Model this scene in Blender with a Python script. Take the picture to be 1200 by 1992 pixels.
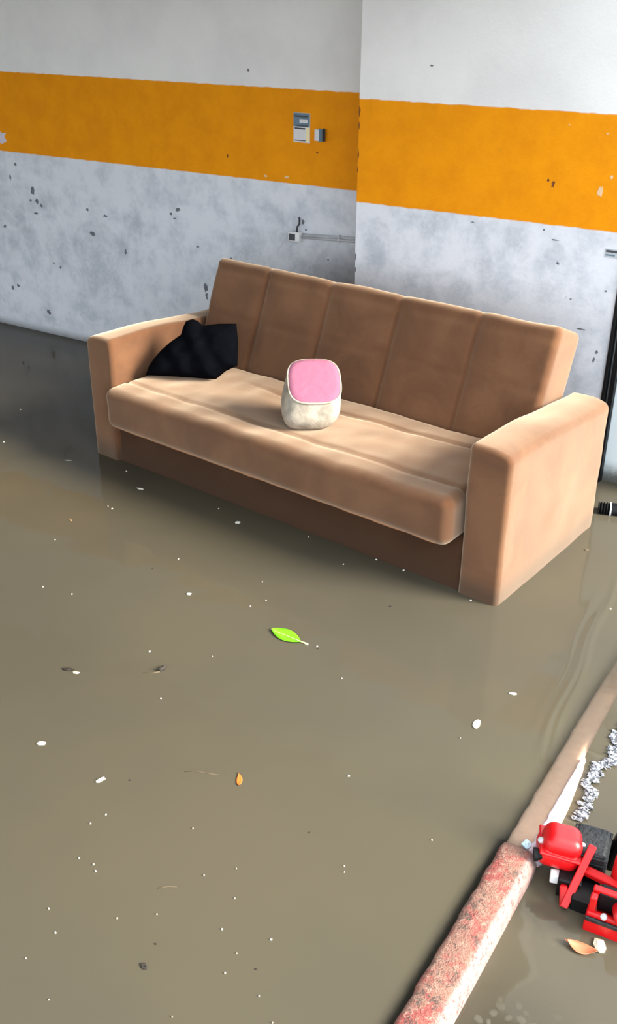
import bpy, bmesh, math, random
from mathutils import Vector, Matrix, noise

# ------------------------------------------------------------------ clear
for o in list(bpy.data.objects): bpy.data.objects.remove(o)
S = bpy.context.scene
C = S.collection
random.seed(7)

# ------------------------------------------------------------------ camera
cam_d = bpy.data.cameras.new('camera'); cam = bpy.data.objects.new('camera', cam_d); C.objects.link(cam)
cam_d.sensor_fit = 'HORIZONTAL'; cam_d.sensor_width = 36.0; cam_d.lens = 1935.09 / 1200 * 36.0
cam_d.clip_start = 0.05
_r = Vector((0.8488, 0.52865, 0.00778)); _u = Vector((-0.24894, 0.38662, 0.888)); _f = Vector((-0.46644, 0.75568, -0.45977))
m = Matrix.Identity(4)
for i in range(3): m[i][0] = _r[i]; m[i][1] = _u[i]; m[i][2] = -_f[i]
m[2][3] = 1.7
cam.matrix_world = m
S.camera = cam

# ------------------------------------------------------------------ light: overcast sky over the open side, soft veiled sun
w = bpy.data.worlds.new('overcast_sky'); S.world = w; w.use_nodes = True
w.node_tree.nodes['Background'].inputs[0].default_value = (0.86, 0.93, 1.0, 1)
w.node_tree.nodes['Background'].inputs[1].default_value = 2.72
sd = bpy.data.lights.new('veiled_sun', 'SUN'); sun = bpy.data.objects.new('veiled_sun', sd); C.objects.link(sun)
sd.energy = 10.4; sd.angle = math.radians(24); sd.color = (1.0, 0.93, 0.80)
sun.rotation_euler = Vector((0.85, 0.165, 0.45)).to_track_quat('Z', 'Y').to_euler()
sun.location = (4, -1, 4)
S.view_settings.view_transform = 'Standard'; S.view_settings.look = 'None'
S.view_settings.gamma = 1.0; S.view_settings.use_curve_mapping = False
S.view_settings.exposure = 0.32

# ------------------------------------------------------------------ helpers
def srgb(r, g, b):
    f = lambda c: (c/255/12.92) if c/255 <= 0.04045 else ((c/255+0.055)/1.055)**2.4
    return (f(r), f(g), f(b), 1)

class NT:
    def __init__(s, name):
        s.mat = bpy.data.materials.new(name); s.mat.use_nodes = True
        s.n = s.mat.node_tree.nodes; s.l = s.mat.node_tree.links
        s.b = s.n['Principled BSDF']; s.out = s.n['Material Output']
        s.geo = s.n.new('ShaderNodeNewGeometry'); s.pos = s.geo.outputs['Position']
    def new(s, t, **k):
        n = s.n.new(t)
        for a, v in k.items(): setattr(n, a, v)
        return n
    def put(s, sock, v):
        if isinstance(v, bpy.types.NodeSocket): s.l.new(v, sock)
        else: sock.default_value = v
    def noise(s, scale, detail=4, rough=0.55, vec=None, dist=0.0):
        n = s.new('ShaderNodeTexNoise'); n.inputs['Scale'].default_value = scale
        n.inputs['Detail'].default_value = detail; n.inputs['Roughness'].default_value = rough
        n.inputs['Distortion'].default_value = dist
        s.l.new(vec or s.pos, n.inputs['Vector']); return n.outputs['Fac']
    def math(s, op, a, b=0.0, c=0.0):
        n = s.new('ShaderNodeMath', operation=op); s.put(n.inputs[0], a); s.put(n.inputs[1], b); s.put(n.inputs[2], c); return n.outputs[0]
    def ramp(s, v, lo, hi, a=0.0, b=1.0):
        n = s.new('ShaderNodeMapRange', interpolation_type='SMOOTHSTEP')
        s.put(n.inputs[0], v); n.inputs[1].default_value = lo; n.inputs[2].default_value = hi
        n.inputs[3].default_value = a; n.inputs[4].default_value = b; return n.outputs[0]
    def mix(s, f, a, b):
        n = s.new('ShaderNodeMix', data_type='RGBA'); s.put(n.inputs[0], f); s.put(n.inputs[6], a); s.put(n.inputs[7], b); return n.outputs[2]
    def xyz(s, v=None):
        n = s.new('ShaderNodeSeparateXYZ'); s.l.new(v or s.pos, n.inputs[0]); return n.outputs
    def bump(s, h, strength=0.2, dist=0.01):
        n = s.new('ShaderNodeBump'); n.inputs['Strength'].default_value = strength; n.inputs['Distance'].default_value = dist
        s.l.new(h, n.inputs['Height']); return n.outputs[0]

def simple(name, col, rough=0.6, metal=0.0, var=0.15, scale=30, bump=0.0, spec=0.5):
    t = NT(name); nz = t.noise(scale)
    dk = tuple(c*(1-var*1.6) for c in col[:3]) + (1,); lt = tuple(min(1, c*(1+var)) for c in col[:3]) + (1,)
    t.put(t.b.inputs['Base Color'], t.mix(nz, dk, lt)); t.b.inputs['Roughness'].default_value = rough
    t.b.inputs['Metallic'].default_value = metal; t.b.inputs['Specular IOR Level'].default_value = spec
    if bump: t.put(t.b.inputs['Normal'], t.bump(nz, bump, 0.01))
    return t.mat

def wall_mat(name, stains, off):
    t = NT(name); x, y, z = t.xyz()
    wob = t.math('MULTIPLY', t.math('SUBTRACT', t.noise(22, 3), 0.5), 0.010)
    zz = t.math('ADD', z, wob)
    band = t.math('MULTIPLY', t.ramp(zz, 0.960, 0.966), t.ramp(zz, 1.349, 1.355, 1, 0))
    big = t.noise(2.3, 5, 0.6)
    mid = t.noise(9, 6, 0.65)
    fine = t.noise(60, 4, 0.7)
    upper = t.mix(t.ramp(big, .35, .7), srgb(234, 233, 231), srgb(222, 221, 220))
    lower = t.mix(t.ramp(mid, .40, .75), srgb(217, 220, 227), srgb(186, 193, 202))
    # grime blotches with a shape of their own
    acc = None; blot = t.noise(6.0, 7, .68, dist=.8)
    for (sx, sz, sw, sh) in stains:
        dx = t.math('DIVIDE', t.math('SUBTRACT', x, sx), sw*0.62); dz = t.math('DIVIDE', t.math('SUBTRACT', z, sz), sh*0.62)
        d = t.math('SQRT', t.math('ADD', t.math('MULTIPLY', dx, dx), t.math('MULTIPLY', dz, dz)))
        k = t.ramp(t.math('ADD', d, t.math('MULTIPLY', t.math('SUBTRACT', blot, .5), 5.0)), -0.2, 1.15, 1, 0)
        acc = k if acc is None else t.math('MAXIMUM', acc, k)
    lower = t.mix(t.math('MULTIPLY', acc, t.ramp(fine, .3, .7, .20, .42)), lower, srgb(140, 148, 158))
    # scattered scuffs
    sc = t.math('MULTIPLY', t.ramp(t.noise(34, 6, 0.75, dist=1.5), .63, .69), t.ramp(t.noise(5.3, 3), .50, .62))
    lower = t.mix(t.math('MULTIPLY', sc, .4), lower, srgb(100, 104, 110))
    white = t.mix(t.ramp(z, 1.1, 1.2), lower, upper)
    upsc = t.math('MULTIPLY', t.ramp(t.noise(26, 5, 0.7), .66, .72), .35)
    yel = t.mix(t.ramp(mid, .3, .75), srgb(236, 150, 0), srgb(224, 138, 0))
    yel = t.mix(upsc, yel, srgb(196, 140, 40))
    col = t.mix(band, white, yel)
    # tide mark and the painted-in shade just above the water
    wet_shade = t.ramp(t.math('ADD', z, t.math('MULTIPLY', mid, .06)), 0.02, 0.085, .75, 0)
    col = t.mix(wet_shade, col, srgb(92, 92, 88))
    t.put(t.b.inputs['Base Color'], col); t.b.inputs['Roughness'].default_value = .62; t.b.inputs['Specular IOR Level'].default_value = .15
    t.put(t.b.inputs['Normal'], t.bump(t.math('ADD', mid, t.math('MULTIPLY', fine, .4)), .22, .012))
    return t.mat

def obj(name, me, mat, parent=None, smooth=False):
    o = bpy.data.objects.new(name, me); C.objects.link(o)
    if mat and not me.materials: me.materials.append(mat)
    if parent: o.parent = parent
    if smooth:
        for p in me.polygons: p.use_smooth = True
    return o
def tag(o, label, cat=None, group=None, kind=None):
    o['label'] = label
    if cat: o['category'] = cat
    if group: o['group'] = group
    if kind: o['kind'] = kind
    return o
def struct(o, label=None, cat=None):
    o['kind'] = 'structure'
    if label: o['label'] = label
    if cat: o['category'] = cat
    return o
def empty(name, loc=(0, 0, 0), rz=0.0):
    o = bpy.data.objects.new(name, None); C.objects.link(o); o.location = loc; o.rotation_euler = (0, 0, rz)
    o.empty_display_size = 0.05; return o
def mesh_from(name, vs, fs):
    me = bpy.data.meshes.new(name); me.from_pydata([tuple(v) for v in vs], [], fs); me.update(); return me
def bm_mesh(name, bm):
    bmesh.ops.recalc_face_normals(bm, faces=bm.faces)
    me = bpy.data.meshes.new(name); bm.to_mesh(me); bm.free(); return me
def box_mesh(name, lo, hi, bevel=0.0, seg=2, xf=None):
    bm = bmesh.new(); bmesh.ops.create_cube(bm, size=1)
    for v in bm.verts: v.co = Vector([lo[i] + (v.co[i]+.5)*(hi[i]-lo[i]) for i in range(3)])
    if bevel: bmesh.ops.bevel(bm, geom=list(bm.edges), offset=bevel, segments=seg, profile=.5, affect='EDGES')
    if xf:
        for v in bm.verts: v.co = xf(v.co)
    return bm_mesh(name, bm)
def axis_coords(lo, hi, r, n, k=4):
    a = [lo + r*i/k for i in range(k)]; b = [hi - r + r*i/k for i in range(1, k+1)]
    mid = [lo + r + (hi-lo-2*r)*i/n for i in range(n+1)]
    return a + mid + b
def soft_box(name, lo, hi, r, n, disp=None, k=4):
    """rounded box with an even grid on its faces; disp(p, normal) shapes it further"""
    ax = [axis_coords(lo[i], hi[i], r, n[i], k) for i in range(3)]
    N = [len(a) for a in ax]
    bm = bmesh.new(); idx = {}
    def V(i, j, l):
        key = (i, j, l)
        if key not in idx:
            p = Vector((ax[0][i], ax[1][j], ax[2][l]))
            q = Vector([min(max(p[a], lo[a]+r), hi[a]-r) for a in range(3)])
            d = p - q
            nn = d.normalized() if d.length > 1e-9 else Vector((0, 0, 1))
            p = q + nn*r
            if disp: p = disp(p, nn)
            idx[key] = bm.verts.new(p)
        return idx[key]
    def face(*a):
        try: bm.faces.new(a)
        except ValueError: pass
    for l in (0, N[2]-1):
        for i in range(N[0]-1):
            for j in range(N[1]-1): face(V(i, j, l), V(i+1, j, l), V(i+1, j+1, l), V(i, j+1, l))
    for j in (0, N[1]-1):
        for i in range(N[0]-1):
            for l in range(N[2]-1): face(V(i, j, l), V(i+1, j, l), V(i+1, j, l+1), V(i, j, l+1))
    for i in (0, N[0]-1):
        for j in range(N[1]-1):
            for l in range(N[2]-1): face(V(i, j, l), V(i, j+1, l), V(i, j+1, l+1), V(i, j, l+1))
    return bm_mesh(name, bm)
def tube_mesh(name, pts, rad, seg=10, caps=True):
    pts = [Vector(p) for p in pts]; n = len(pts)
    rads = rad if isinstance(rad, (list, tuple)) else [rad]*n
    bm = bmesh.new(); rings = []
    ref = None
    for i, p in enumerate(pts):
        d = (pts[min(i+1, n-1)] - pts[max(i-1, 0)]).normalized()
        if ref is None: ref = d.orthogonal().normalized()
        a = (ref - d*ref.dot(d)).normalized(); b = d.cross(a); ref = a
        rings.append([bm.verts.new(p + (a*math.cos(2*math.pi*k/seg) + b*math.sin(2*math.pi*k/seg))*rads[i]) for k in range(seg)])
    for i in range(n-1):
        for k in range(seg): bm.faces.new((rings[i][k], rings[i][(k+1) % seg], rings[i+1][(k+1) % seg], rings[i+1][k]))
    if caps: bm.faces.new(rings[0][::-1]); bm.faces.new(rings[-1])
    return bm_mesh(name, bm)
def smoothstep(a, b, x):
    t = min(1, max(0, (x-a)/(b-a))); return t*t*(3-2*t)
nz3 = lambda x, y, z=0.0: noise.noise(Vector((x, y, z)))

# ------------------------------------------------------------------ measures of the place
WL, WR = 3.8667, 3.6415           # planes of the recessed and the projecting wall
XC, XR = -2.034, -0.935           # corner of the step, end of the projecting wall
FLOOR = -0.13                     # drowned floor, water surface is z = 0

stainL = [(-4.008, 0.744, 0.189, 0.106), (-3.416, 0.673, 0.204, 0.153), (-3.717, 0.613, 0.181, 0.106), (-3.514, 0.546, 0.105, 0.238), (-4.18, 0.504, 0.478, 0.254), (-3.673, 0.378, 0.33, 0.304), (-2.538, 0.772, 0.168, 0.184), (-2.712, 0.609, 0.177, 0.29), (-4.103, 0.125, 0.122, 0.12), (-2.289, 0.618, 0.162, 0.208), (-4.275, 0.631, 0.24, 0.278), (-3.912, 0.51, 0.303, 0.165)]
stainR = [(-1.452, 0.795, 0.105, 0.176), (-1.69, 0.905, 0.133, 0.079), (-1.186, 0.887, 0.116, 0.093), (-1.204, 0.711, 0.08, 0.116), (-1.914, 0.797, 0.142, 0.227), (-1.072, 0.472, 0.099, 0.161), (-1.813, 0.685, 0.187, 0.125), (-1.628, 0.669, 0.224, 0.123), (-1.346, 0.886, 0.122, 0.113)]
m_wallL = wall_mat('painted_plaster_recess', stainL, 0)
m_wallR = wall_mat('painted_plaster_step', stainR, 3)
m_plain = simple('white_plaster', srgb(214, 214, 212), .8, scale=4)
m_ceil = simple('ceiling_concrete', srgb(84, 80, 74), .85, scale=3)
m_floor = simple('drowned_concrete', srgb(112, 104, 88), .8, scale=8, bump=.2)
m_black = simple('black_frame_metal', (0.003, 0.0034, 0.004, 1), .5, var=.3, spec=.25)
m_panel = simple('pale_door_panel', srgb(222, 234, 238), .35, var=.04, scale=5)

# ------------------------------------------------------------------ room shell
wall_back = struct(obj('wall_back', box_mesh('wall_back', (-6.5, WL, -.3), (XC+.02, 4.15, 3.3)), m_wallL), 'recessed white back wall with a dark yellow painted band', 'wall')
wall_right = struct(obj('wall_right', box_mesh('wall_right', (XC, WR, -.3), (XR, 4.15, 3.3), .004, 2), m_wallR), 'projecting white wall section with a bright yellow painted band', 'wall')
struct(obj('wall_left', box_mesh('wall_left', (-6.7, -3.6, -.3), (-6.5, 4.15, 3.3)), m_plain), 'plain side wall of the garage', 'wall')
struct(obj('ceiling', box_mesh('ceiling', (-6.7, -1.6, 2.15), (-1.0, 4.15, 3.3)), m_ceil), 'grey ceiling slab of the garage', 'ceiling')  # unseen; darkened, lowered and cut short to steer the daylight
struct(obj('floor', box_mesh('floor', (-6.7, -40, FLOOR-.15), (-0.44, 4.15, FLOOR)), m_floor), 'drowned concrete floor', 'floor')

# street side ground, rising a little into a shallow
def street_z(x, y):
    z = -0.125 + .012*nz3(x*3, y*3, 5)
    z += .062*math.exp(-(((x+.30)/.20)**2 + ((y-1.16)/.24)**2))
    z += .012*math.exp(-(((x+.36)/.05)**2 + ((y-1.45)/.30)**2))
    return z
def grid_mesh(name, xs, ys, fz, attr=None):
    vs = [(x, y, fz(x, y)) for y in ys for x in xs]; n = len(xs)
    fs = [(j*n+i, j*n+i+1, (j+1)*n+i+1, (j+1)*n+i) for j in range(len(ys)-1) for i in range(n-1)]
    me = mesh_from(name, vs, fs)
    if attr:
        a = me.attributes.new('depth', 'FLOAT', 'POINT')
        for k, v in enumerate(vs): a.data[k].value = attr(v[0], v[1], v[2])
    for p in me.polygons: p.use_smooth = True
    return me
def frange(a, b, s):
    n = max(1, round((b-a)/s)); return [a + (b-a)*i/n for i in range(n)]
ground = obj('street_ground', grid_mesh('street_ground', frange(-.44, .4, .03)+frange(.4, 9, .8)+frange(9, 45, 6)+[45.0], frange(-40, -6, 4)+frange(-6, .4, .5)+frange(.4, 2.6, .03)+frange(2.6, 4.2, .2)+[4.2], street_z), m_floor)
struct(ground, 'drowned gravelly ground outside the kerb', 'ground')

# door at the end of the projecting wall
d1 = empty('door_1', (XR, WR+.02, FLOOR)); struct(d1, 'pale door panel held in a black metal frame', 'door')
obj('door_frame', box_mesh('door_frame', (0.001, -.03, 0), (.014, .05, 2.4), .002), m_black, d1)
obj('door_seal', box_mesh('door_seal', (.014, .0, 0), (.026, .05, 2.4), .002), simple('grey_seal', srgb(120, 124, 126), .5), d1)
obj('door_stile', box_mesh('door_stile', (.026, -.025, 0), (.044, .05, 2.4), .002), m_black, d1)
t = NT('pale_panel_dirty'); x, y, z = t.xyz(); nn = t.noise(14, 5, .7)
cz = t.ramp(t.math('ADD', z, t.math('MULTIPLY', nn, .12)), .06, .17, 0, 1)
t.put(t.b.inputs['Base Color'], t.mix(cz, srgb(92, 94, 90), srgb(222, 234, 238))); t.b.inputs['Roughness'].default_value = .35
obj('door_panel', box_mesh('door_panel', (.044, .0, 0), (.30, .04, 2.36), .003), t.mat, d1)
obj('door_handle', tube_mesh('door_handle', [(.24, -.03, 1.0), (.24, -.03, 1.3)], .012), m_black, d1)
obj('door_rail', box_mesh('door_rail', (.001, -.03, 2.36), (.34, .05, 2.45), .003), m_black, d1)
obj('door_stile', box_mesh('door_stile', (.30, -.025, 0), (.34, .05, 2.36), .002), m_black, d1)

# chips and scrapes in the paint, children of their wall
m_chip = simple('bare_dark_patch', srgb(112, 116, 124), .8, var=.5, scale=120)
m_rust = simple('worn_edge', srgb(120, 66, 18), .8, var=.3, scale=80)
m_pale = simple('bare_plaster_patch', srgb(226, 190, 150), .8, var=.1)
m_lilac = simple('lilac_white_patch', srgb(206, 200, 214), .8, var=.05)
def chip(x, z, wd, ht, Y, mat, parent, seed, name='paint_chip'):
    rnd = random.Random(seed); n = 11; vs = []; 
    for lay in (0, 1):
        rr = random.Random(seed)
        for k in range(n):
            a = 2*math.pi*k/n; q = rr.uniform(.45, 1.1)
            vs.append((x + math.cos(a)*wd*.5*q, Y - (0.0012 if lay else -0.002), z + math.sin(a)*ht*.5*q))
    fs = [tuple(range(n))[::-1], tuple(range(n, 2*n))] + [(k, (k+1) % n, n+(k+1) % n, n+k) for k in range(n)]
    bm = bmesh.new(); bv = [bm.verts.new(v) for v in vs]
    for f in fs: bm.faces.new([bv[i] for i in f])
    return obj(name, bm_mesh(name, bm), mat, parent)
chipsL = [(-4.119, 0.775, 0.038, 0.053), (-4.097, 0.724, 0.031, 0.032), (-4.143, 0.725, 0.023, 0.016), (-4.07, 0.706, 0.023, 0.022), (-4.115, 0.661, 0.031, 0.016), (-3.739, 0.719, 0.029, 0.016), (-3.618, 0.701, 0.035, 0.013), (-3.144, 0.781, 0.038, 0.019), (-3.19, 0.757, 0.026, 0.015), (-3.166, 0.738, 0.019, 0.01), (-4.278, 0.831, 0.016, 0.043), (-4.227, 0.901, 0.023, 0.021), (-3.718, 0.599, 0.043, 0.027), (-4.366, 0.566, 0.025, 0.023), (-3.498, 0.535, 0.017, 0.042), (-4.32, 0.244, 0.021, 0.024), (-4.369, 0.223, 0.021, 0.036), (-4.021, 0.408, 0.019, 0.017), (-3.974, 0.392, 0.015, 0.023), (-4.103, 0.125, 0.032, 0.03), (-3.031, 0.618, 0.025, 0.012), (-2.832, 0.587, 0.015, 0.01), (-2.427, 0.802, 0.016, 0.023), (-2.413, 0.77, 0.016, 0.014), (-2.837, 1.053, 0.012, 0.018), (-2.358, 1.103, 0.014, 0.011), (-2.994, 0.422, 0.032, 0.057), (-2.989, 0.384, 0.019, 0.041), (-2.295, 0.652, 0.013, 0.009), (-2.713, 1.415, 0.011, 0.016)]
for i, a in enumerate(chipsL): chip(*a, WL, m_rust if .97 < a[1] < 1.3 else m_chip, wall_back, 100+i)
for i, a in enumerate([(-2.515, 0.987, 0.038, 0.018), (-2.628, 0.984, 0.022, 0.013)]): chip(*a, WL, m_pale, wall_back, 200+i)
chip(-4.305, 1.035, .085, .077, WL, m_lilac, wall_back, 215)
chipsR = [(-1.731, 1.479, 0.017, 0.009), (-1.221, 1.107, 0.016, 0.028), (-1.242, 1.119, 0.011, 0.014), (-1.168, 0.828, 0.016, 0.011), (-1.102, 0.703, 0.012, 0.008), (-0.977, 0.752, 0.011, 0.009), (-1.049, 0.597, 0.043, 0.006), (-0.978, 0.519, 0.015, 0.02), (-0.984, 0.488, 0.01, 0.024), (-1.519, 0.939, 0.021, 0.006), (-1.236, 0.943, 0.008, 0.011), (-1.189, 0.911, 0.035, 0.006), (-2.029, 1.308, 0.009, 0.045), (-2.030, 1.252, 0.007, 0.038), (-2.029, 1.146, 0.009, 0.05), (-2.030, 1.087, 0.007, 0.035), (-2.028, 0.741, 0.008, 0.042), (-2.028, 0.688, 0.008, 0.034)]
for i, a in enumerate(chipsR): chip(*a, WR, m_rust if .97 < a[1] < 1.34 else m_chip, wall_right, 300+i)
for i, a in enumerate([(-1.046, 1.098, 0.025, 0.038), (-1.014, 1.148, 0.014, 0.014), (-1.049, 1.29, 0.011, 0.007), (-1.187, 1.309, 0.007, 0.005)]): chip(*a, WR, m_pale, wall_right, 400+i)

# ------------------------------------------------------------------ flood water
KX0, KX1 = -0.492, -0.412
def kerb_top(y):
    if y < 1.655: return 0.016
    return -0.004 - .012*max(0, y-1.70) - .06*max(0, y-2.30)
def ridge(x, y):
    z = 0
    for (xa, ya, xb, yb, hh, ww) in ((-.60, 2.677, -.528, 1.948, .0016, .011), (-.605, 2.853, -.508, 2.006, .0014, .009), (-.64, 2.75, -.56, 2.0, .0008, .016)):
        tt = (y-ya)/(yb-ya); xx = xa + (xb-xa)*tt + .006*math.sin(y*14)
        fade = smoothstep(-.25, .1, tt)*(1-smoothstep(.8, 1.05, tt))
        z += hh*fade*math.exp(-((x-xx)/ww)**2)
    return z
def in_depth(x, y, z):
    if x > KX0-.03: return max(.0005, z - kerb_top(y) + .001 + .08*max(0, (KX0+.006-x)/.036)**1.5)
    return .12
def water_mat(name, mud, mud2):
    t = NT(name); n = t.n
    for a in (t.b,): n.remove(a)
    at = t.new('ShaderNodeAttribute', attribute_name='depth')
    opac = t.math('SUBTRACT', 1.0, t.math('EXPONENT', t.math('DIVIDE', at.outputs['Fac'], -0.024)))
    dif = t.new('ShaderNodeBsdfDiffuse'); t.put(dif.inputs[0], t.mix(t.ramp(t.noise(1.1, 3), .35, .65), mud, mud2))
    tr = t.new('ShaderNodeBsdfTransparent')
    body = t.new('ShaderNodeMixShader'); t.put(body.inputs[0], opac); t.l.new(tr.outputs[0], body.inputs[1]); t.l.new(dif.outputs[0], body.inputs[2])
    rip = t.bump(t.math('ADD', t.noise(3.2, 2, .4), t.math('MULTIPLY', t.noise(11, 2, .4), .15)), .10, .05)
    gl = t.new('ShaderNodeBsdfGlossy'); gl.inputs['Roughness'].default_value = .05; gl.inputs['Color'].default_value = (.72, .74, .76, 1)
    fr = t.new('ShaderNodeFresnel'); fr.inputs['IOR'].default_value = 1.30
    t.l.new(rip, gl.inputs['Normal']); t.l.new(rip, fr.inputs['Normal'])
    fin = t.new('ShaderNodeMixShader'); t.l.new(fr.outputs[0], fin.inputs[0]); t.l.new(body.outputs[0], fin.inputs[1]); t.l.new(gl.outputs[0], fin.inputs[2])
    t.l.new(fin.outputs[0], t.out.inputs[0]); return t.mat
m_water = water_mat('muddy_water', srgb(85, 79, 65), srgb(80, 75, 64))
xs = frange(-6.5, -.8, .15) + frange(-.8, -.40, .0045) + [-.43]
xs = [x for x in xs if x <= -.43] + [-.428]
ys = frange(-40, -4, 4)+frange(-4, .8, .2) + frange(.8, 3.2, .012) + frange(3.2, WL, .1) + [WL]
tag(obj('floodwater', grid_mesh('floodwater', xs, ys, ridge, in_depth), m_water), 'still brown floodwater covering the floor around the sofa', 'water', kind='stuff')
def out_level(x, y): return -.048*(1-smoothstep(1.78, 2.12, y)) if x < 8 else -.048
def out_z(x, y): return -.048*(1-smoothstep(1.80, 2.12, y)) + .0015*nz3(x*14, y*14, 2)
def out_depth(x, y, z): return max(.001, z - (street_z(x, y) if x > KX1+.004 else -.1))
xs2 = frange(-.428, .3, .02) + frange(.3, 9, .9) + frange(9, 45, 6) + [45.0]
ys2 = frange(-40, -6, 4)+frange(-6, .8, .5) + frange(.8, 2.4, .015) + frange(2.4, WR, .08) + [WR]
tag(obj('street_water', grid_mesh('street_water', xs2, ys2, out_z, out_depth), m_water), 'shallow muddy water on the outer side of the kerb', 'water', kind='stuff')

# ------------------------------------------------------------------ kerb
t = NT('red_painted_kerb'); x, y, z = t.xyz()
n1 = t.noise(16, 6, .7); n2 = t.noise(70, 5, .75); n3 = t.noise(240, 3, .7)
col = t.mix(t.ramp(n1, .40, .54), srgb(154, 74, 66), srgb(146, 104, 88))
col = t.mix(t.math('MULTIPLY', t.ramp(n2, .50, .64), .75), col, srgb(176, 140, 122))
col = t.mix(t.math('MULTIPLY', t.math('MULTIPLY', t.ramp(t.noise(34, 4, .7), .55, .60), t.ramp(n3, .35, .55)), .85), col, srgb(72, 66, 58))
edge = t.ramp(t.math('ADD', x, t.math('MULTIPLY', t.math('SUBTRACT', n2, .5), .030)), -.429, -.418)
col = t.mix(edge, col, t.mix(t.ramp(n2, .5, .66), srgb(172, 144, 138), srgb(140, 80, 72)))
t.put(t.b.inputs['Base Color'], col); t.b.inputs['Roughness'].default_value = .55
t.put(t.b.inputs['Normal'], t.bump(t.math('ADD', n2, n3), .8, .008)); m_kerb = t.mat
m_sunk = simple('lightened_sunken_kerb', srgb(250, 204, 174), .7, var=.14, scale=45, bump=.3)  # silty red, colour lightened to make up for light lost through the water
def kerb(name, y0, y1, ztop, mat):
    n = max(2, int((y1-y0)/.02)); prof = 9
    bm = bmesh.new(); rings = []
    for i in range(n+1):
        y = y0 + (y1-y0)*i/n; zt = ztop(y); e = 0.004*nz3(y*25, 0, 1) + .003*nz3(y*90, 0, 2)
        endr = .012*(1-min(1, min(i, n-i)*(y1-y0)/n/.02))
        zt -= endr
        pr = [(KX0, FLOOR), (KX0+.001+e, zt-.012), (KX0+.005+e, zt-.004), (KX0+.013, zt), (-.452, zt+.002), (-.430+e*.5, zt+.001), (-.421+e, zt-.003), (-.416+e*.6, zt-.012), (KX1+.002, zt-.035), (KX1+.006, FLOOR)]
        rings.append([bm.verts.new((a, y, b + (.0016*nz3(a*60, y*60, 3) if b > -.1 else 0))) for a, b in pr])
    for i in range(n):
        for k in range(len(rings[0])-1): bm.faces.new((rings[i][k], rings[i+1][k], rings[i+1][k+1], rings[i][k+1]))
    bm.faces.new(rings[0]); bm.faces.new(rings[-1][::-1])
    for i in range(n): bm.faces.new((rings[i][0], rings[i][-1], rings[i+1][-1], rings[i+1][0]))
    return obj(name, bm_mesh(name, bm), mat, smooth=True)
tag(kerb('kerb_stone', .2, 1.652, kerb_top, m_kerb), 'worn red kerb stone with a white edge standing above the water', 'kerb')
tag(kerb('kerb_stone', 1.668, 3.60, kerb_top, m_sunk), 'sunken red kerb stone blurred by the muddy water over it', 'kerb')

# water spilling over the sunken kerb stone
t = NT('white_water'); nn = t.noise(90, 4, .7)
t.put(t.b.inputs['Base Color'], t.mix(t.ramp(nn, .4, .7), srgb(214, 198, 206), srgb(190, 176, 188))); t.b.inputs['Roughness'].default_value = .25
t.put(t.b.inputs['Normal'], t.bump(nn, .4, .004)); m_foam = t.mat
bm = bmesh.new(); rings = []
n = 46
for i in range(n+1):
    s = i/n; y = 1.655 + (2.02-1.655)*s
    wd = .030*(1-s)**.6*smoothstep(-.02, .06, s) + .0006
    wd *= 1 + .18*nz3(y*70, 1, 4)
    x0 = -.434 + .004*s + .003*nz3(y*50, 0, 0); zt = .0035
    lo = out_z(-.4, y) - .004
    ring = []
    for k in range(8):
        q = k/7; a = q*math.pi*.5
        ring.append(bm.verts.new((x0 + wd*1.0*math.sin(a) + .002*nz3(y*80, q*4, 7)*q, y, zt + (lo-zt)*min(1, wd/.02)*(1-math.cos(a)) )))
    rings.append(ring + [bm.verts.new((x0, y, zt-.012))])
for i in range(n):
    L = len(rings[0])
    for k in range(L): bm.faces.new((rings[i][k], rings[i+1][k], rings[i+1][(k+1) % L], rings[i][(k+1) % L]))
bm.faces.new(rings[0]); bm.faces.new(rings[-1][::-1])
tag(obj('spilling_water', bm_mesh('spilling_water', bm), m_foam, smooth=True), 'smooth pinkish white tongue of water spilling over the sunken kerb', 'water', kind='stuff')

# jagged splash behind the machine
t = NT('silver_splash'); nn = t.noise(120, 4, .8)
t.put(t.b.inputs['Base Color'], t.mix(t.ramp(nn, .42, .58), srgb(176, 178, 188), srgb(66, 70, 74))); t.b.inputs['Roughness'].default_value = .15
m_splash = t.mat
bm = bmesh.new(); rnd = random.Random(3)
for i in range(90):
    s = i/89; px = -.388 + .022*s + .010*math.sin(s*13) + .006*math.sin(s*37); py = 1.855 + .36*s
    for q in range(2):
        a = rnd.uniform(-.5, .7); sx, sy = rnd.uniform(.006, .017), rnd.uniform(.003, .007)
        mt = Matrix.Translation((px + rnd.uniform(-.010, .012), py + rnd.uniform(-.006, .006), out_z(px, py) + .001 + rnd.uniform(0, .004))) @ Matrix.Rotation(a, 4, 'Z')
        r = bmesh.ops.create_icosphere(bm, subdivisions=1, radius=1, matrix=mt @ Matrix.Diagonal((sx, sy, .0028, 1)))
        for v in r['verts']: v.co += Vector((rnd.uniform(-1, 1), rnd.uniform(-1, 1), rnd.uniform(-.4, .4)))*.0035
tag(obj('water_splash', bm_mesh('water_splash', bm), m_splash), 'jagged silver white streak of churned water behind the red machine', 'splash', kind='stuff')

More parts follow.
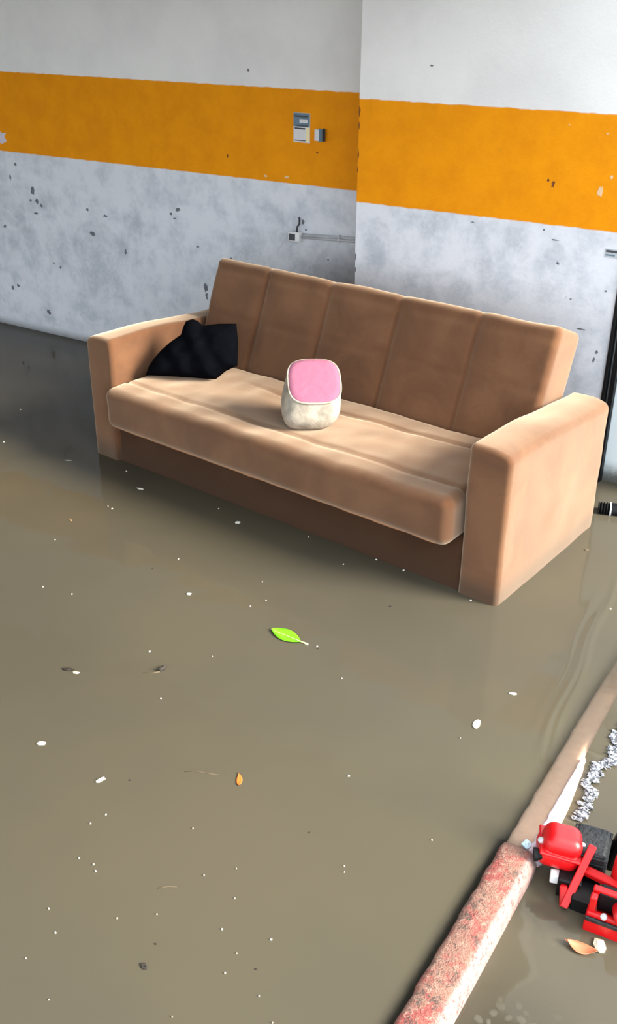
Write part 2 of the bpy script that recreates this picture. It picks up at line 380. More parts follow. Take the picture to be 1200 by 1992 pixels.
# ------------------------------------------------------------------ sofa
def suede(name, dark=1.0, wet_h=.10, sheen=.7):
    t = NT(name); x, y, z = t.xyz()
    a = t.noise(4.5, 5, .6, dist=.6); b = t.noise(22, 5, .7); c = t.noise(300, 2, .6)
    c1 = tuple(v*dark for v in srgb(105, 70, 46)[:3]) + (1,); c2 = tuple(v*dark for v in srgb(87, 55, 35)[:3]) + (1,)
    col = t.mix(t.ramp(a, .32, .68), c1, c2)
    col = t.mix(t.math('MULTIPLY', t.ramp(b, .58, .74), .35), col, srgb(76, 50, 33))
    wet_shade = t.ramp(t.math('ADD', z, t.math('MULTIPLY', t.math('SUBTRACT', a, .5), .10)), .02, wet_h, .9, 0)
    col = t.mix(wet_shade, col, srgb(62, 42, 29))
    t.put(t.b.inputs['Base Color'], col); t.b.inputs['Roughness'].default_value = .95
    t.b.inputs['Specular IOR Level'].default_value = .15
    t.b.inputs['Sheen Weight'].default_value = sheen; t.b.inputs['Sheen Roughness'].default_value = .5; t.b.inputs['Sheen Tint'].default_value = (1.0, .81, .60, 1)
    t.put(t.b.inputs['Normal'], t.bump(t.math('ADD', b, t.math('MULTIPLY', c, .3)), .10, .008)); return t.mat
m_sofa = suede('tan_suede'); m_base = suede('shaded_wet_suede', .42, .20, .15)  # base copy is darker: soaked, with the overhang's shade put into its colour
m_seam = simple('tan_piping', srgb(156, 112, 80), .9, var=.15)
SL = 1.8884
sofa = empty('sofa', (-2.75915, 2.77375, FLOOR), math.radians(-6.5425))
tag(sofa, 'tan suede three seat sofa standing in the floodwater', 'sofa')
UP = -FLOOR
def arm_disp(u_out):
    def f(p, n):
        # soft crown along the top, gently falling to the rear
        k = smoothstep(.25, .52+UP, p.z)
        p = p.copy()
        p.z -= .035*smoothstep(.15, .72, p.y)*k
        cx = (p.x - (u_out*SL if u_out else 0))
        du = abs(p.x - (SL if u_out else 0))/.145          # 0 outer face .. 1 inner
        p.z -= .020*k*max(0, (.55-du))**2*4*.8
        p += n*.004*nz3(p.x*7, p.y*7, p.z*7)
        return p
    return f
obj('arm', soft_box('arm', (SL-.146, 0, 0), (SL, .715, .522+UP), .020, (5, 24, 20), arm_disp(1)), m_sofa, sofa, True)
obj('arm', soft_box('arm', (0, 0, 0), (.146, .715, .512+UP), .020, (5, 24, 20), arm_disp(0)), m_sofa, sofa, True)
def base_disp(p, n):
    p = p.copy(); p += n*.006*nz3(p.x*5, p.y*5, p.z*9); return p
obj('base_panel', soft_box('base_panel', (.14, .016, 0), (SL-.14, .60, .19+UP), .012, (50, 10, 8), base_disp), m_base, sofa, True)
def seat_disp(p, n):
    p = p.copy(); x, y = p.x, p.y
    k = smoothstep(.23+UP, .33+UP, p.z)
    p.z += k*(-.006 + .010*nz3(x*3.1, y*4, 1) + .004*nz3(x*11, y*11, 6))
    p.z -= k*.010*math.exp(-((y-(.325+.01*math.sin(x*5)))/.008)**2)*smoothstep(.5, .8, x)
    p.z -= k*.007*math.exp(-((y-.045)/.012)**2)                    # seam behind the front roll
    p.z -= k*.012*math.exp(-(((x-1.0)/.16)**2 + ((y-.2)/.14)**2))   # hollow under the pouf
    f = max(0, -n.y)
    p.y += f*(.004*nz3(x*6, p.z*12, 3))
    p.z -= .012*smoothstep(1.2, 1.73, x)*(1-k)*0
    return p
SEAT = obj('seat_cushion', soft_box('seat_cushion', (.158, -.068, .176+UP), (SL-.158, .455, .350+UP), .038, (110, 40, 6), seat_disp, 6), m_sofa, sofa, True)
# piping along the lower edge of the seat front
obj('piping', tube_mesh('piping', [(.20 + (SL-.40)*i/40, -.055 + .003*nz3(i*.6, 2), .187+UP + .003*nz3(i*.5, 1)) for i in range(41)], .0045, 6), m_seam, SEAT, True)
SE = (.445, .762, 1.085, 1.417)
def back_point(u, s, tt):
    return Vector((u, .45 + .359*tt + .933*s, .335 + .933*tt - .359*s + UP))
def back_disp(p, n):
    u, s, tt = p.x, p.y, p.z
    fr = 1-smoothstep(.0, .05, s); top = smoothstep(.34, .43, tt)
    q = 0
    for c in SE:
        c2 = c + .012*(tt-.2)
        q += .008*math.exp(-((u-c2)/.007)**2) + .005*math.exp(-((u-c2)/.04)**2)
    q *= (1-.5*top)
    q += .0022*math.exp(-((tt-.20-.012*nz3(u*4, 3))/.014)**2)
    q += .0030*math.exp(-((tt-.385)/.014)**2)
    q -= .004*nz3(u*5, tt*6, 8)
    s2 = s + fr*q
    t2 = tt - top*.004*sum(math.exp(-((u-c)/.02)**2) for c in SE) + top*.004*nz3(u*6, 9)
    return back_point(u, s2, t2)
obj('backrest', soft_box('backrest', (.160, 0, -.10), (SL-.166, .195, .428), .026, (150, 8, 40), back_disp), m_sofa, sofa, True)
obj('back_frame', box_mesh('back_frame', (.15, .60, .0), (SL-.15, .70, .30), .01), m_sofa, sofa)

def sofa_w(u, v, z):  # sofa coordinates above the water to world
    a = math.radians(-6.5425); return Vector((-2.75915 + u*math.cos(a) - v*math.sin(a), 2.77375 + u*math.sin(a) + v*math.cos(a), z))

# ------------------------------------------------------------------ black garment in the corner
t = NT('black_cloth'); nn = t.noise(40, 4, .6)
t.put(t.b.inputs['Base Color'], t.mix(nn, (.0010, .0012, .002, 1), (.0028, .0032, .005, 1))); t.b.inputs['Roughness'].default_value = .95
t.b.inputs['Specular IOR Level'].default_value = .02
m_cloth = t.mat
outl = [(-0.147, 0.002), (-0.135, 0.04), (-0.116, 0.072), (-0.087, 0.108), (-0.057, 0.137), (-0.014, 0.17), (-0.005, 0.204), (0.004, 0.225), (0.03, 0.235), (0.054, 0.227), (0.072, 0.211), (0.136, 0.222), (0.208, 0.226), (0.22, 0.153), (0.224, 0.062), (0.18, 0.039), (0.141, 0.004), (0.099, 0.003), (0.057, 0.004), (-0.048, 0.004)]
dvec = Vector((.873, .489, 0)); uvec = Vector((-.2068, .3693, .9071)); nvec = Vector((.443, -.791, .423))
dens = []
for i in range(len(outl)):
    a = Vector(outl[i]); b = Vector(outl[(i+1) % len(outl)]); k = max(1, int((b-a).length/.012))
    dens += [a + (b-a)*j/k for j in range(k)]
cc = Vector((.055, .095)); org = Vector((.335, .19, .352))
bm = bmesh.new(); R_ = 12; sides = []
for sgn, T in ((1, .050), (-1, .030)):
    rings = []
    for r in range(1, R_+1):
        f = r/R_; ring = []
        for j, p in enumerate(dens):
            q = cc + (p-cc)*f
            hgt = sgn*T*math.sqrt(max(0, 1-f**2.4)) + (0 if r == R_ else .012*nz3(q.x*22, q.y*22, sgn*3)*(1-f**4) + .006*math.sin(q.x*60+q.y*35)*(1-f**3)*(sgn > 0))
            if r == R_ and sgn < 0: ring.append(sides[0][-1][j]); continue
            ring.append(bm.verts.new(sofa_w(*(org + dvec*q.x + uvec*q.y + nvec*hgt))))
        rings.append(ring)
    cen = bm.verts.new(sofa_w(*(org + dvec*cc.x + uvec*cc.y + nvec*sgn*T)))
    n = len(dens)
    for j in range(n): bm.faces.new((cen, rings[0][j], rings[0][(j+1) % n]))
    for r in range(R_-1):
        for j in range(n): bm.faces.new((rings[r][j], rings[r+1][j], rings[r+1][(j+1) % n], rings[r][(j+1) % n]))
    sides.append(rings)
for v in bm.verts: v.co.z = max(v.co.z, .349)
tag(obj('garment', bm_mesh('garment', bm), m_cloth, smooth=True), 'crumpled black garment heaped in the corner of the sofa', 'clothing')

# ------------------------------------------------------------------ small pouf on the seat
pb = sofa_w(1.005, .175, .340)
pouf = empty('pouf', pb, 0)
ang = math.atan2(-.75568, .46644) + math.pi/2 + .08      # local -Y looks towards the room side
pouf.rotation_euler = (0, 0, ang)
t = NT('cream_fabric'); nn = t.noise(18, 5, .6); n2 = t.noise(120, 3)
t.put(t.b.inputs['Base Color'], t.mix(t.ramp(nn, .35, .7), srgb(172, 162, 146), srgb(128, 121, 109))); t.b.inputs['Roughness'].default_value = .9
t.put(t.b.inputs['Normal'], t.bump(t.math('ADD', nn, t.math('MULTIPLY', n2, .3)), .3, .01)); m_cream = t.mat
m_pink = simple('pink_plush', srgb(150, 90, 114), .95, var=.10, scale=40, bump=.2)
def sup(a, n): 
    c, s = math.cos(a), math.sin(a)
    return math.copysign(abs(c)**(2/n), c), math.copysign(abs(s)**(2/n), s)
def ztop(y): return .157 + y*math.tan(math.radians(29))
NS = 64; hw, hd = .104, .100
def pouf_ring(sc, lev, nn=3.2, shift=0.0):
    o = []
    for k in range(NS):
        cx, cy = sup(2*math.pi*k/NS, nn); x = cx*hw*sc; y = cy*hd*sc
        o.append((x + shift, y, lev*ztop(y)))
    return o
prof = [(.62, 0), (.73, .03), (.86, .14), (.96, .30), (1.0, .46), (.985, .62), (.95, .78), (.915, .91), (.89, .97), (.87, .992)]
bm = bmesh.new(); rings = [[bm.verts.new(v) for v in pouf_ring(a, b, shift=.022*(b-.6))] for a, b in prof]
for i in range(len(rings)-1):
    for k in range(NS): bm.faces.new((rings[i][k], rings[i][(k+1) % NS], rings[i+1][(k+1) % NS], rings[i+1][k]))
bm.faces.new(rings[0][::-1]); bm.faces.new(rings[-1])
obj('body', bm_mesh('pouf_body', bm), m_cream, pouf, True)
bm = bmesh.new(); rings = []
for a, dz in ((.875, -.004), (.878, .001), (.855, .005), (.7, .008), (.45, .009), (.2, .010)):
    rings.append([bm.verts.new((x + .009, y, z + dz + .001*nz3(x*60, y*60))) for x, y, z in pouf_ring(a, 1.0)])
for i in range(len(rings)-1):
    for k in range(NS): bm.faces.new((rings[i][k], rings[i][(k+1) % NS], rings[i+1][(k+1) % NS], rings[i+1][k]))
bm.faces.new(rings[-1]); bm.faces.new(rings[0][::-1])
o = obj('top_panel', bm_mesh('pouf_top', bm), m_pink, pouf, True); o['label'] = 'flat pink plush top'
pp = [Vector(v) + Vector((.009, 0, .001)) for v in pouf_ring(.892, .992)]
obj('rim', tube_mesh('pouf_rim', pp + [pp[0]], .004, 6, False), m_cream, pouf, True)
tag(pouf, 'small cream pouf with a pink top on the sofa seat', 'pouf')

# ------------------------------------------------------------------ stickers, conduit
m_paper = simple('sticker_paper', srgb(214, 214, 216), .5, var=.05)
m_blue = simple('sticker_blue_print', srgb(96, 122, 140), .5, var=.15, scale=200)
m_dkink = simple('dark_ink', srgb(58, 62, 70), .5, var=.2, scale=200)
m_cream2 = simple('sticker_cream_strip', srgb(238, 226, 176), .5, var=.05)
st = empty('sticker', (-2.437, WL-.001, 1.139)); tag(st, 'tall blue and white paper sticker on the yellow band', 'sticker')
def plate(name, x0, x1, z0, z1, y, mat, par): return obj(name, box_mesh(name, (x0, -y-.0012, z0), (x1, -y, z1)), mat, par)
plate('backing', -.042, .042, 0, .120, 0, m_paper, st)
plate('print_band', -.041, .041, .064, .119, .0012, m_blue, st)
plate('cream_strip', .022, .041, .004, .062, .0012, m_cream2, st)
plate('text_line', -.036, .018, .054, .060, .0012, m_dkink, st)
plate('text_line', -.036, .030, .103, .110, .0024, m_dkink, st)
plate('text_line', -.030, .032, .066, .071, .0024, m_dkink, st)
plate('text_line', -.036, .020, .006, .010, .0012, m_dkink, st)
plate('text_line', -.010, .030, .080, .095, .0024, m_paper, st)
st2 = empty('sticker', (-2.342, WL-.001, 1.147)); tag(st2, 'small half peeled dark sticker beside the tall paper sticker', 'sticker')
def curl(name, x0, x1, z0, z1, lift, mat, par):
    vs = []; n = 8
    for i in range(n+1):
        s = i/n; x = x0 + (x1-x0)*s
        for z in (z0, z1):
            yy = -.0005 - lift*s*s; vs += [(x, yy, z), (x, yy-.001, z)]
    fs = []
    for i in range(n):
        a = 4*i; b = a+4
        fs += [(a, b, b+2, a+2), (a+1, a+3, b+3, b+1), (a, a+1, b+1, b), (a+2, b+2, b+3, a+3)]
    fs += [(0, 2, 3, 1), (4*n, 4*n+1, 4*n+3, 4*n+2)]
    return obj(name, mesh_from(name, vs, fs), mat, par)
curl('backing', -.030, .004, .004, .050, .001, m_paper, st2)
curl('print_band', -.014, .014, .002, .054, .008, m_blue, st2)
curl('peeled_corner', .012, .031, .004, .056, .012, m_dkink, st2)
st3 = empty('sticker', (-.972, WR-.001, .874)); tag(st3, 'small grey label beside the black door frame', 'sticker')
plate('backing', -.028, .030, 0, .030, 0, simple('grey_label', srgb(176, 184, 188), .5, var=.08), st3)
plate('text_line', -.024, .026, .018, .026, .0012, m_dkink, st3)
plate('text_line', -.024, .010, .006, .011, .0012, m_blue, st3)

m_pvc = simple('grey_pvc', srgb(188, 190, 192), .4, var=.08)
m_white = simple('white_plastic', srgb(228, 230, 230), .35, var=.04)
cd = empty('conduit', (-2.3, WL, .742)); tag(cd, 'thin grey conduit ending in a small white outlet box', 'conduit')
obj('pipe', tube_mesh('conduit_pipe', [(-.13, -.010, -.006), (.05, -.010, .004), (.262, -.010, .014)], .0062, 10), m_pvc, cd, True)
obj('pipe', tube_mesh('conduit_pipe_b', [(-.13, -.006, .008), (.05, -.006, .018), (.262, -.006, .028)], .0035, 8), m_pvc, cd, True)
bx = obj('outlet_box', box_mesh('outlet_box', (-.190, -.034, -.026), (-.130, 0, .018), .006, 2), m_white, cd)
obj('socket_face', box_mesh('socket_face', (-.182, -.037, -.019), (-.150, -.033, .010), .001), m_dkink, bx)
obj('clip', box_mesh('conduit_clip', (.06, -.017, -.006), (.070, 0, .026), .002), m_pvc, cd)
obj('cable_stub', tube_mesh('cable_stub', [(-.150, -.02, .016), (-.142, -.03, .040), (-.135, -.02, .055), (-.146, -.004, .078)], .0045, 8), m_dkink, cd, True)

# ------------------------------------------------------------------ black pipe end lying in the water by the door
pd = Vector((.93, .30, 0)).normalized(); p0 = Vector((-.818, 3.385, .012))
pe = empty('black_pipe', (p0.x+pd.x*.25, p0.y+pd.y*.25, 0)); tag(pe, 'black pipe with a ridged end lying in the water behind the sofa', 'pipe')
mm = Vector(pe.location)
obj('tube', tube_mesh('pipe_tube', [p0 + pd*s - mm for s in (.035, .05, .25, .50)], [.024, .027, .027, .027], 16), m_black, pe, True)
rr = []; pr = []
for i in range(9): rr.append(.021 if i % 2 else .028); pr.append(p0 + pd*(.005*i) - mm)
obj('ridged_end', tube_mesh('pipe_end', pr, rr, 16), m_black, pe)
obj('collar', tube_mesh('pipe_collar', [p0 + pd*s - mm for s in (.040, .046)], .0292, 16), m_pvc, pe)

# ------------------------------------------------------------------ red machine beyond the kerb
t = NT('red_enamel'); nn = t.noise(30, 4)
t.put(t.b.inputs['Base Color'], t.mix(nn, srgb(176, 4, 10), srgb(204, 12, 18))); t.b.inputs['Roughness'].default_value = .38
m_red = t.mat
m_gun = simple('dark_grey_cast_metal', srgb(44, 46, 48), .45, metal=.3, var=.5, scale=90, bump=.4)
mc = empty('machine', (-.27, 1.64, -.10)); tag(mc, 'red machine with black fittings standing in the water beside the kerb', 'machine')
mo = Vector(mc.location)
def ML(p): return Vector(p) - mo
# rounded housing: lathe about a leaning axis
def lathe(name, prof, mat, par, org, axis, seg=32, smooth=True, squash=1.0):
    ax = Vector(axis).normalized(); a = ax.orthogonal().normalized(); b = ax.cross(a)
    bm = bmesh.new(); rings = []
    for r, hh in prof:
        rings.append([bm.verts.new(ML(org) + ax*hh + (a*math.cos(2*math.pi*k/seg) + b*math.sin(2*math.pi*k/seg)*squash)*r) for k in range(seg)])
    for i in range(len(rings)-1):
        for k in range(seg): bm.faces.new((rings[i][k], rings[i][(k+1) % seg], rings[i+1][(k+1) % seg], rings[i+1][k]))
    bm.faces.new(rings[0][::-1]); bm.faces.new(rings[-1])
    return obj(name, bm_mesh(name, bm), mat, par, smooth)
HR = Matrix.Rotation(.38, 3, 'Z') @ Matrix.Rotation(.20, 3, 'Y') @ Matrix.Rotation(.06, 3, 'X')
HC = Vector((-.372, 1.674, .030))
def hbox(name, lo, hi, r, taper, par):
    def f(p, n):
        k = (p.z - lo[2])/(hi[2]-lo[2]); p = p.copy()
        p.x *= 1 - taper*k*k; p.y *= 1 - taper*k*k
        return ML(HC + HR @ p)
    return obj(name, soft_box(name, lo, hi, r, (4, 4, 4), f), m_red, par, True)
hs = hbox('housing', (-.048, -.042, -.036), (.048, .042, .020), .024, .02, mc)
hbox('housing_cap', (-.044, -.038, .000), (.044, .038, .050), .024, .10, hs)
hbox('housing_lip', (-.0475, -.0415, .004), (.0475, .0415, .011), .0034, 0, hs)
lathe('bolt', [(.007, -.006), (.007, .003), (.004, .005)], m_pvc, hs, (-.408, 1.650, .052), (-.3, -.3, .9), 10, False)
lathe('bolt', [(.006, -.006), (.006, .003), (.004, .005)], m_pvc, hs, (-.326, 1.690, .046), (.4, .2, .9), 10, False)
lathe('nozzle', [(.012, 0), (.012, .03), (.015, .03), (.015, .038)], m_black, hs, (-.380, 1.645, .028), (-.8, -.4, -.05), 14, False)
def mbox(name, c, size, mat, rz=0.0, rx=0.0, ry=0.0, bevel=.003, par=None):
    Rm = Matrix.Rotation(rz, 3, 'Z') @ Matrix.Rotation(ry, 3, 'Y') @ Matrix.Rotation(rx, 3, 'X'); s = Vector(size)/2
    return obj(name, box_mesh(name, -s, s, bevel, 2, lambda v: Rm @ v + ML(c)), mat, par or mc)
mbox('white_cap', (-.358, 1.636, -.018), (.030, .022, .024), m_white, .3)
mbox('engine_block', (-.315, 1.720, .000), (.075, .085, .095), m_gun, .15, bevel=.008)
for k in range(4): mbox('cooling_fin', (-.315, 1.720, -.02 + .018*k), (.083, .093, .004), m_gun, .15, bevel=.001)
mbox('mount', (-.330, 1.640, -.045), (.050, .045, .09), m_black, .2)
# slanted red bar
a = Vector((-.304, 1.690, .058)); b = Vector((-.322, 1.583, -.040))
def flat_bar(name, a, b, wd, th, mat, side):
    d = (b-a).normalized(); s = Vector(side); s = (s - d*s.dot(d)).normalized(); u = d.cross(s)
    vs = [p + s*i*wd/2 + u*j*th/2 for p in (a, b) for i, j in ((-1, -1), (1, -1), (1, 1), (-1, 1))]
    bm = bmesh.new(); bv = [bm.verts.new(ML(v)) for v in vs]
    for f in ((0, 1, 2, 3), (7, 6, 5, 4), (0, 4, 5, 1), (1, 5, 6, 2), (2, 6, 7, 3), (3, 7, 4, 0)): bm.faces.new([bv[i] for i in f])
    bmesh.ops.recalc_face_normals(bm, faces=bm.faces)
    bmesh.ops.bevel(bm, geom=list(bm.edges), offset=min(wd, th)*.2, segments=2, profile=.5, affect='EDGES')
    return obj(name, bm_mesh(name, bm), mat, mc)
flat_bar('slanted_bar', a, b, .017, .010, m_red, (1, .1, 0))
flat_bar('side_plate', Vector((-.336, 1.615, -.010)), Vector((-.318, 1.585, -.085)), .016, .02, m_red, (1, .1, 0))
flat_bar('cross_bar', Vector((-.312, 1.660, .010)), Vector((-.20, 1.645, .018)), .020, .016, m_red, (0, 1, .2))
mbox('mount', (-.285, 1.625, -.055), (.06, .06, .085), m_black, .1)
# slotted bracket: frame around a dark slot
bk = mbox('bracket_body', (-0.2120, 1.5920, -0.0400), (.125, .060, .055), m_red, .10)
mbox('bracket_recess', (-0.2120, 1.5605, -0.0100), (.118, .006, .012), m_gun, .10, par=bk)
mbox('bracket_front', (-0.2620, 1.5720, 0.0180), (.014, .018, .05), m_red, .10)
mbox('bracket_top', (-0.2150, 1.5960, 0.0420), (.11, .014, .014), m_red, .10)
mbox('bracket_sill', (-0.2150, 1.5680, 0.0000), (.11, .012, .012), m_red, .10)
mbox('slot_core', (-0.2220, 1.6020, 0.0180), (.07, .03, .05), m_black, .10)
lathe('boss', [(.022, -.03), (.024, -.026), (.024, .022), (.020, .026)], m_red, mc, (-.196, 1.574, .025), (.3, -.9, .45), 24)
lathe('bolt', [(.007, 0), (.007, .006), (.004, .008)], m_pvc, mc, (-.234, 1.564, .006), (.0, -1, .5), 10, False)
lathe('post', [(.022, -.09), (.022, .050), (.018, .058), (.010, .060)], m_red, mc, (-.232, 1.675, .020), (.05, .0, 1), 24)
lathe('hose', [(.024, -.12), (.024, .16), (.026, .16), (.026, .175)], m_black, mc, (-.255, 1.775, .02), (.25, .1, 1), 18)
mbox('foot_plate', (-.215, 1.645, -.105), (.20, .14, .025), m_black, .10)
mbox('foot_block', (-.16, 1.67, -.06), (.10, .12, .10), m_gun, .10)

# ------------------------------------------------------------------ things floating on the water
def leaf_mesh(name, L, Wd, camber=.12, curl_=.15, seed=0, thick=.0008):
    n = 14; bm = bmesh.new(); top = []; bot = []
    for i in range(n+1):
        s = i/n; wd = Wd*.5*math.sin(math.pi*min(1, max(.0, s)))**.8*(1 - .25*s) + .0004
        x = (s-.5)*L; zc = curl_*L*.25*(2*s-1)**2
        row = []
        for j in range(5):
            q = (j-2)/2; row.append((x, q*wd + .04*L*math.sin(s*3+seed), zc + camber*Wd*abs(q)**1.4*.5 + .0006))
        top.append([bm.verts.new(v) for v in row]); bot.append([bm.verts.new((v[0], v[1], v[2]-thick)) for v in row])
    for i in range(n):
        for j in range(4):
            bm.faces.new((top[i][j], top[i+1][j], top[i+1][j+1], top[i][j+1])); bm.faces.new((bot[i][j], bot[i][j+1], bot[i+1][j+1], bot[i+1][j]))
    for i in range(n):
        bm.faces.new((top[i][0], bot[i][0], bot[i+1][0], top[i+1][0])); bm.faces.new((top[i][4], top[i+1][4], bot[i+1][4], bot[i][4]))
    return bm_mesh(name, bm)
m_green = simple('fresh_leaf_green', srgb(112, 184, 26), .5, var=.18, scale=60)
m_lstem = simple('pale_leaf_stem', srgb(214, 214, 150), .6)
m_orange = simple('dry_orange_leaf', srgb(196, 112, 44), .6, var=.2, scale=90)
m_salmon = simple('salmon_leaf', srgb(206, 120, 84), .6, var=.15, scale=60)
m_bits = simple('pale_scrap', srgb(222, 218, 206), .7, var=.05, scale=90)
m_cscrap = simple('cream_scrap', srgb(212, 206, 180), .7, var=.06, scale=60)
m_dark = simple('dark_rotten_bit', srgb(44, 38, 30), .8, var=.3, scale=90)
m_twig = simple('brown_twig', srgb(96, 82, 62), .8, var=.25, scale=90)
m_bscrap = simple('pale_blue_scrap', srgb(196, 222, 232), .5, var=.08)

lf = empty('leaf', (-1.353, 2.070, .0), math.atan2(2.068-2.073, 1.409-1.297) + .0)
obj('blade', leaf_mesh('green_blade', .112, .062, .10, .10, 1), m_green, lf, True)
obj('midrib', tube_mesh('green_midrib', [(-.056, 0, .0045), (-.03, .002, .0022), (0, .003, .0016), (.03, .002, .002), (.056, -.001, .0045)], [.0012, .001, .001, .0012, .0016], 6), m_lstem, lf, True)
obj('stem', tube_mesh('green_stem', [(.050, .0, .003), (.064, .001, .003), (.078, .002, .001)], [.0022, .0024, .003], 8), m_lstem, lf, True)
tag(lf, 'fresh bright green leaf floating on the brown water', 'leaf')
lo_ = empty('leaf', (-1.114, 1.493, 0), math.radians(130))
obj('blade', leaf_mesh('orange_blade', .040, .017, .1, .2, 2), m_orange, lo_, True)
obj('stem', tube_mesh('orange_stem', [(.018, 0, .002), (.026, .001, .0015)], .0009, 6), m_orange, lo_, True)
tag(lo_, 'small dry orange leaf floating on the brown water', 'leaf')
ls = empty('leaf', (-.256, 1.508, -.048), math.radians(8))
obj('blade', leaf_mesh('salmon_blade', .062, .032, .25, .5, 3), m_salmon, ls, True)
obj('stem', tube_mesh('salmon_stem', [(-.029, 0, .006), (-.036, .002, .009)], .0012, 6), m_salmon, ls, True)
tag(ls, 'curled salmon coloured leaf floating below the red machine', 'leaf')
lb = empty('leaf', (-.262, 1.40, -.060), math.radians(-22))
obj('blade', leaf_mesh('sunk_blade', .115, .030, .1, .1, 4), m_dark, lb, True)
obj('stem', tube_mesh('sunk_stem', [(-.055, 0, .001), (-.085, .012, .002)], .0016, 6), m_dark, lb, True)
tag(lb, 'dark leaf sunk just under the shallow water outside the kerb', 'leaf')

def flake(name, L, Wd, T, seed, n=9):
    rnd = random.Random(seed); bm = bmesh.new(); rows = []
    rad = [rnd.uniform(.6, 1.15) for _ in range(n)]
    for z, f in ((-.0008, .9), (T*.6, 1.0), (T, .55)):
        rows.append([bm.verts.new((math.cos(2*math.pi*k/n)*L*.5*rad[k]*f, math.sin(2*math.pi*k/n)*Wd*.5*rad[(k+2) % n]*f, z*(1 if z < 0 else rnd.uniform(.6, 1.2)))) for k in range(n)])
    for i in range(2):
        for k in range(n): bm.faces.new((rows[i][k], rows[i][(k+1) % n], rows[i+1][(k+1) % n], rows[i+1][k]))
    bm.faces.new(rows[0][::-1]); bm.faces.new(rows[2])
    return bm_mesh(name, bm)
def floater(name, x, y, L, Wd, T, rz, mat, seed, label, cat, group=None, z=0.0):
    o = obj(name, flake(name, L, Wd, T, seed), mat); o.location = (x, y, z); o.rotation_euler = (0, 0, rz)
    return tag(o, label, cat, group)
R = math.radians
floater('paper_scrap', -.708, 2.0, .044, .022, .004, R(100), m_bits, 11, 'crooked white scrap floating between the sofa arm and the red kerb', 'scrap')
floater('paper_scrap', -1.619, 1.332, .030, .019, .004, R(25), m_bits, 12, 'flat white scrap floating beyond the two dark soaked bits', 'scrap')
floater('paper_scrap', -1.399, 1.311, .034, .013, .004, R(70), m_bits, 13, 'slim white scrap floating near the small orange leaf', 'scrap')
floater('paper_scrap', -1.744, 2.101, .019, .016, .004, R(10), m_bits, 14, 'bright white crumb floating beside the green leaf', 'scrap')
floater('paper_scrap', -2.378, 2.606, .030, .010, .003, R(10), m_bits, 15, 'thin white shred floating in front of the sofa base by the far arm', 'scrap')
floater('paper_scrap', -1.895, 2.583, .024, .020, .004, R(40), m_bits, 16, 'star shaped white crumb floating close to the sofa base', 'scrap')
floater('paper_scrap', -.675, 2.174, .024, .012, .003, R(20), m_cscrap, 17, 'yellowish shiny scrap floating off the front corner of the sofa arm', 'scrap')
floater('paper_scrap', -.226, 1.534, .046, .032, .008, R(120), m_cscrap, 18, 'ragged cream scrap floating beside the salmon coloured leaf', 'scrap', z=-.048)
floater('plastic_scrap', -.442, 1.664, .022, .030, .012, R(10), m_bscrap, 19, 'pale blue scrap caught in the joint between the kerb stones', 'scrap', z=.004)
floater('leaf_sliver', -2.80, 2.65, .034, .008, .002, R(20), simple('pale_sliver', srgb(170, 168, 150), .7), 20, 'pale grey sliver floating under the far sofa arm', 'sliver')
floater('leaf_sliver', -2.42, 2.27, .030, .010, .002, R(-30), simple('brown_sliver', srgb(150, 122, 86), .7), 21, 'brownish sliver floating out from the far sofa arm', 'sliver')
white = [(-1.343, 2.619, 0.0158), (-1.232, 2.605, 0.0173), (-0.968, 2.554, 0.015), (-1.622, 2.629, 0.0146), (-0.631, 1.568, 0.0099), (-1.006, 1.21, 0.0096), (-0.913, 1.195, 0.007), (-0.889, 1.117, 0.0103), (-0.79, 1.15, 0.0102), (-0.738, 1.031, 0.0077), (-1.309, 1.232, 0.009), (-1.171, 0.929, 0.0094), (-0.895, 1.649, 0.0118), (-1.247, 2.075, 0.0122), (-1.645, 1.79, 0.0138), (-1.477, 1.637, 0.0086), (-1.537, 2.148, 0.0097), (-1.516, 2.203, 0.0098), (-2.058, 1.9, 0.0135), (-2.167, 1.882, 0.0103), (-2.528, 2.699, 0.0147), (-2.353, 2.419, 0.0176), (-2.38, 2.427, 0.0118), (-1.911, 2.258, 0.0123), (-2.361, 2.132, 0.0112), (-3.383, 2.946, 0.0174), (-3.162, 2.641, 0.0207), (-1.589, 2.29, 0.0101), (-2.02, 2.634, 0.0116), (-1.422, 2.531, 0.0122), (-0.577, 2.744, 0.0153), (-1.477, 1.87, 0.0076), (-1.108, 1.981, 0.0088), (-0.722, 1.926, 0.0083), (-1.32, 1.192, 0.0076), (-1.269, 1.101, 0.0086), (-1.23, 1.105, 0.0098), (-1.213, 1.093, 0.011), (-1.111, 1.306, 0.0075), (-1.072, 0.811, 0.0067), (-1.089, 1.023, 0.007), (-1.026, 1.075, 0.007), (-0.761, 1.396, 0.0072), (-0.752, 1.381, 0.006), (-0.83, 1.086, 0.0056), (-0.823, 1.037, 0.0089), (-1.226, 0.965, 0.0083), (-0.957, 1.263, 0.006), (-0.851, 0.908, 0.0065), (-0.685, 0.998, 0.0065), (-1.177, 0.853, 0.0069)]
m_faint = simple('soaked_pale_fleck', srgb(206, 196, 172), .7, var=.05)
bright = set(range(0, 17)) | {18, 20, 25, 26, 29, 30, 37}
for i, (x, y, s) in enumerate(white):
    b = i in bright
    floater('foam_fleck', x, y, s*.52, s*.42, .003, i*1.7, m_bits if b else m_faint, 40+i,
            'tiny bright white fleck floating on the brown floodwater' if b else 'tiny dull soaked fleck floating on the brown floodwater', 'fleck',
            'white flecks on the floodwater' if b else 'dull flecks on the floodwater')
dark = [(-1.338, 1.35, 0.0092), (-0.878, 1.439, 0.0087), (-0.981, 1.017, 0.008), (-1.165, 2.385, 0.013), (-1.943, 2.161, 0.0122), (-0.777, 1.077, 0.0078), (-1.239, 2.068, 0.0091)]
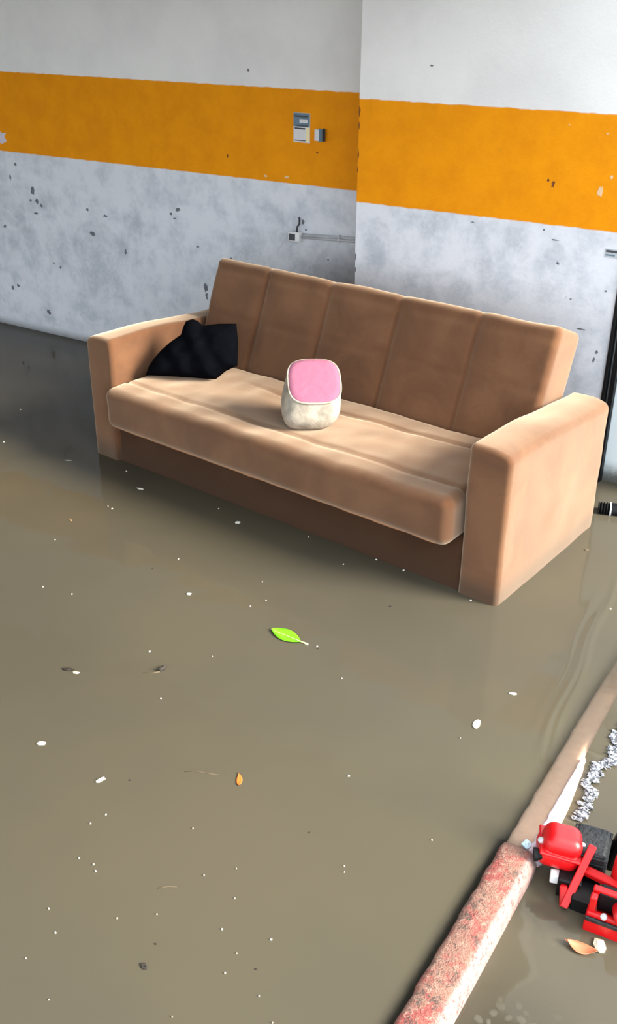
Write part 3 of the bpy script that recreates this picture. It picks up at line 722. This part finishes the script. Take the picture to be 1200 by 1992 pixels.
for i, (x, y, s) in enumerate(dark):
    floater('dark_speck', x, y, s*.7, s*.55, .002, i*1.3, m_dark, 140+i, 'tiny dark speck floating on the brown floodwater', 'speck', 'dark specks on the floodwater')
floater('dark_speck', -.761, 3.073, .018, .014, .003, .4, m_twig, 150, 'brown speck floating beside the rear of the lit sofa arm', 'speck')
floater('rotten_bit', -.967, .964, .020, .012, .004, R(-20), m_dark, 151, 'lumpy black bit floating apart from the other debris', 'debris')
rb = empty('rotten_bit', (-1.557, 1.743, 0), R(85)); tag(rb, 'upright dark soaked bit trailing a thin tail', 'debris')
obj('body', flake('rot_body', .030, .014, .012, 152), m_dark, rb)
obj('tail', tube_mesh('rot_tail', [(-.012, 0, .001), (-.03, .012, .0008), (-.045, .034, .0005)], [.0022, .0014, .0006], 6), m_twig, rb, True)
rb = empty('rotten_bit', (-1.783, 1.599, 0), R(20)); tag(rb, 'flat dark soaked bit with a pale torn end', 'debris')
obj('body', flake('rot_body_b', .034, .014, .005, 153), m_dark, rb)
obj('torn_end', flake('rot_end', .026, .012, .003, 154), m_faint, rb).location = (.027, -.009, 0)
def twig(name, pts, r, label):
    o = obj(name, tube_mesh(name, pts, [r*.5, r, r, r*.4], 6), m_twig, None, True); return tag(o, label, 'twig')
twig('twig', [(-1.245, 1.445, .0006), (-1.222, 1.462, .0010), (-1.195, 1.470, .0009), (-1.165, 1.482, .0004)], .0013, 'long thin brown twig floating beside the orange leaf')
twig('twig', [(-1.068, 1.129, .0006), (-1.060, 1.138, .0010), (-1.050, 1.146, .0009), (-1.036, 1.154, .0004)], .0010, 'short thin brown twig floating among faint flecks')

peb = [(-0.352, 1.311), (-0.358, 1.287), (-0.324, 1.336), (-0.306, 1.33), (-0.329, 1.293), (-0.358, 1.261), (-0.307, 1.306), (-0.282, 1.309), (-0.359, 1.327), (-0.378, 1.258), (-0.249, 1.363), (-0.194, 1.384)]
m_peb = simple('pale_pebble', srgb(222, 212, 186), .6, var=.15, scale=60)
for i, (x, y) in enumerate(peb):
    rnd = random.Random(500+i); s = rnd.uniform(.006, .013)
    bm = bmesh.new(); bmesh.ops.create_icosphere(bm, subdivisions=2, radius=1)
    for v in bm.verts: v.co = Vector((v.co.x*s, v.co.y*s*rnd.uniform(.72, .76), v.co.z*s*.45))*(1+.25*nz3(v.co.x*1.5+i*3, v.co.y*1.5, v.co.z))
    o = obj('pebble', bm_mesh('pebble', bm), m_peb, None, True); o.location = (x, y, street_z(x, y)+s*.30); o.rotation_euler = (0, 0, i)
    tag(o, 'pale pebble lying in the shallow water outside the kerb', 'pebble', 'pebbles outside the kerb')
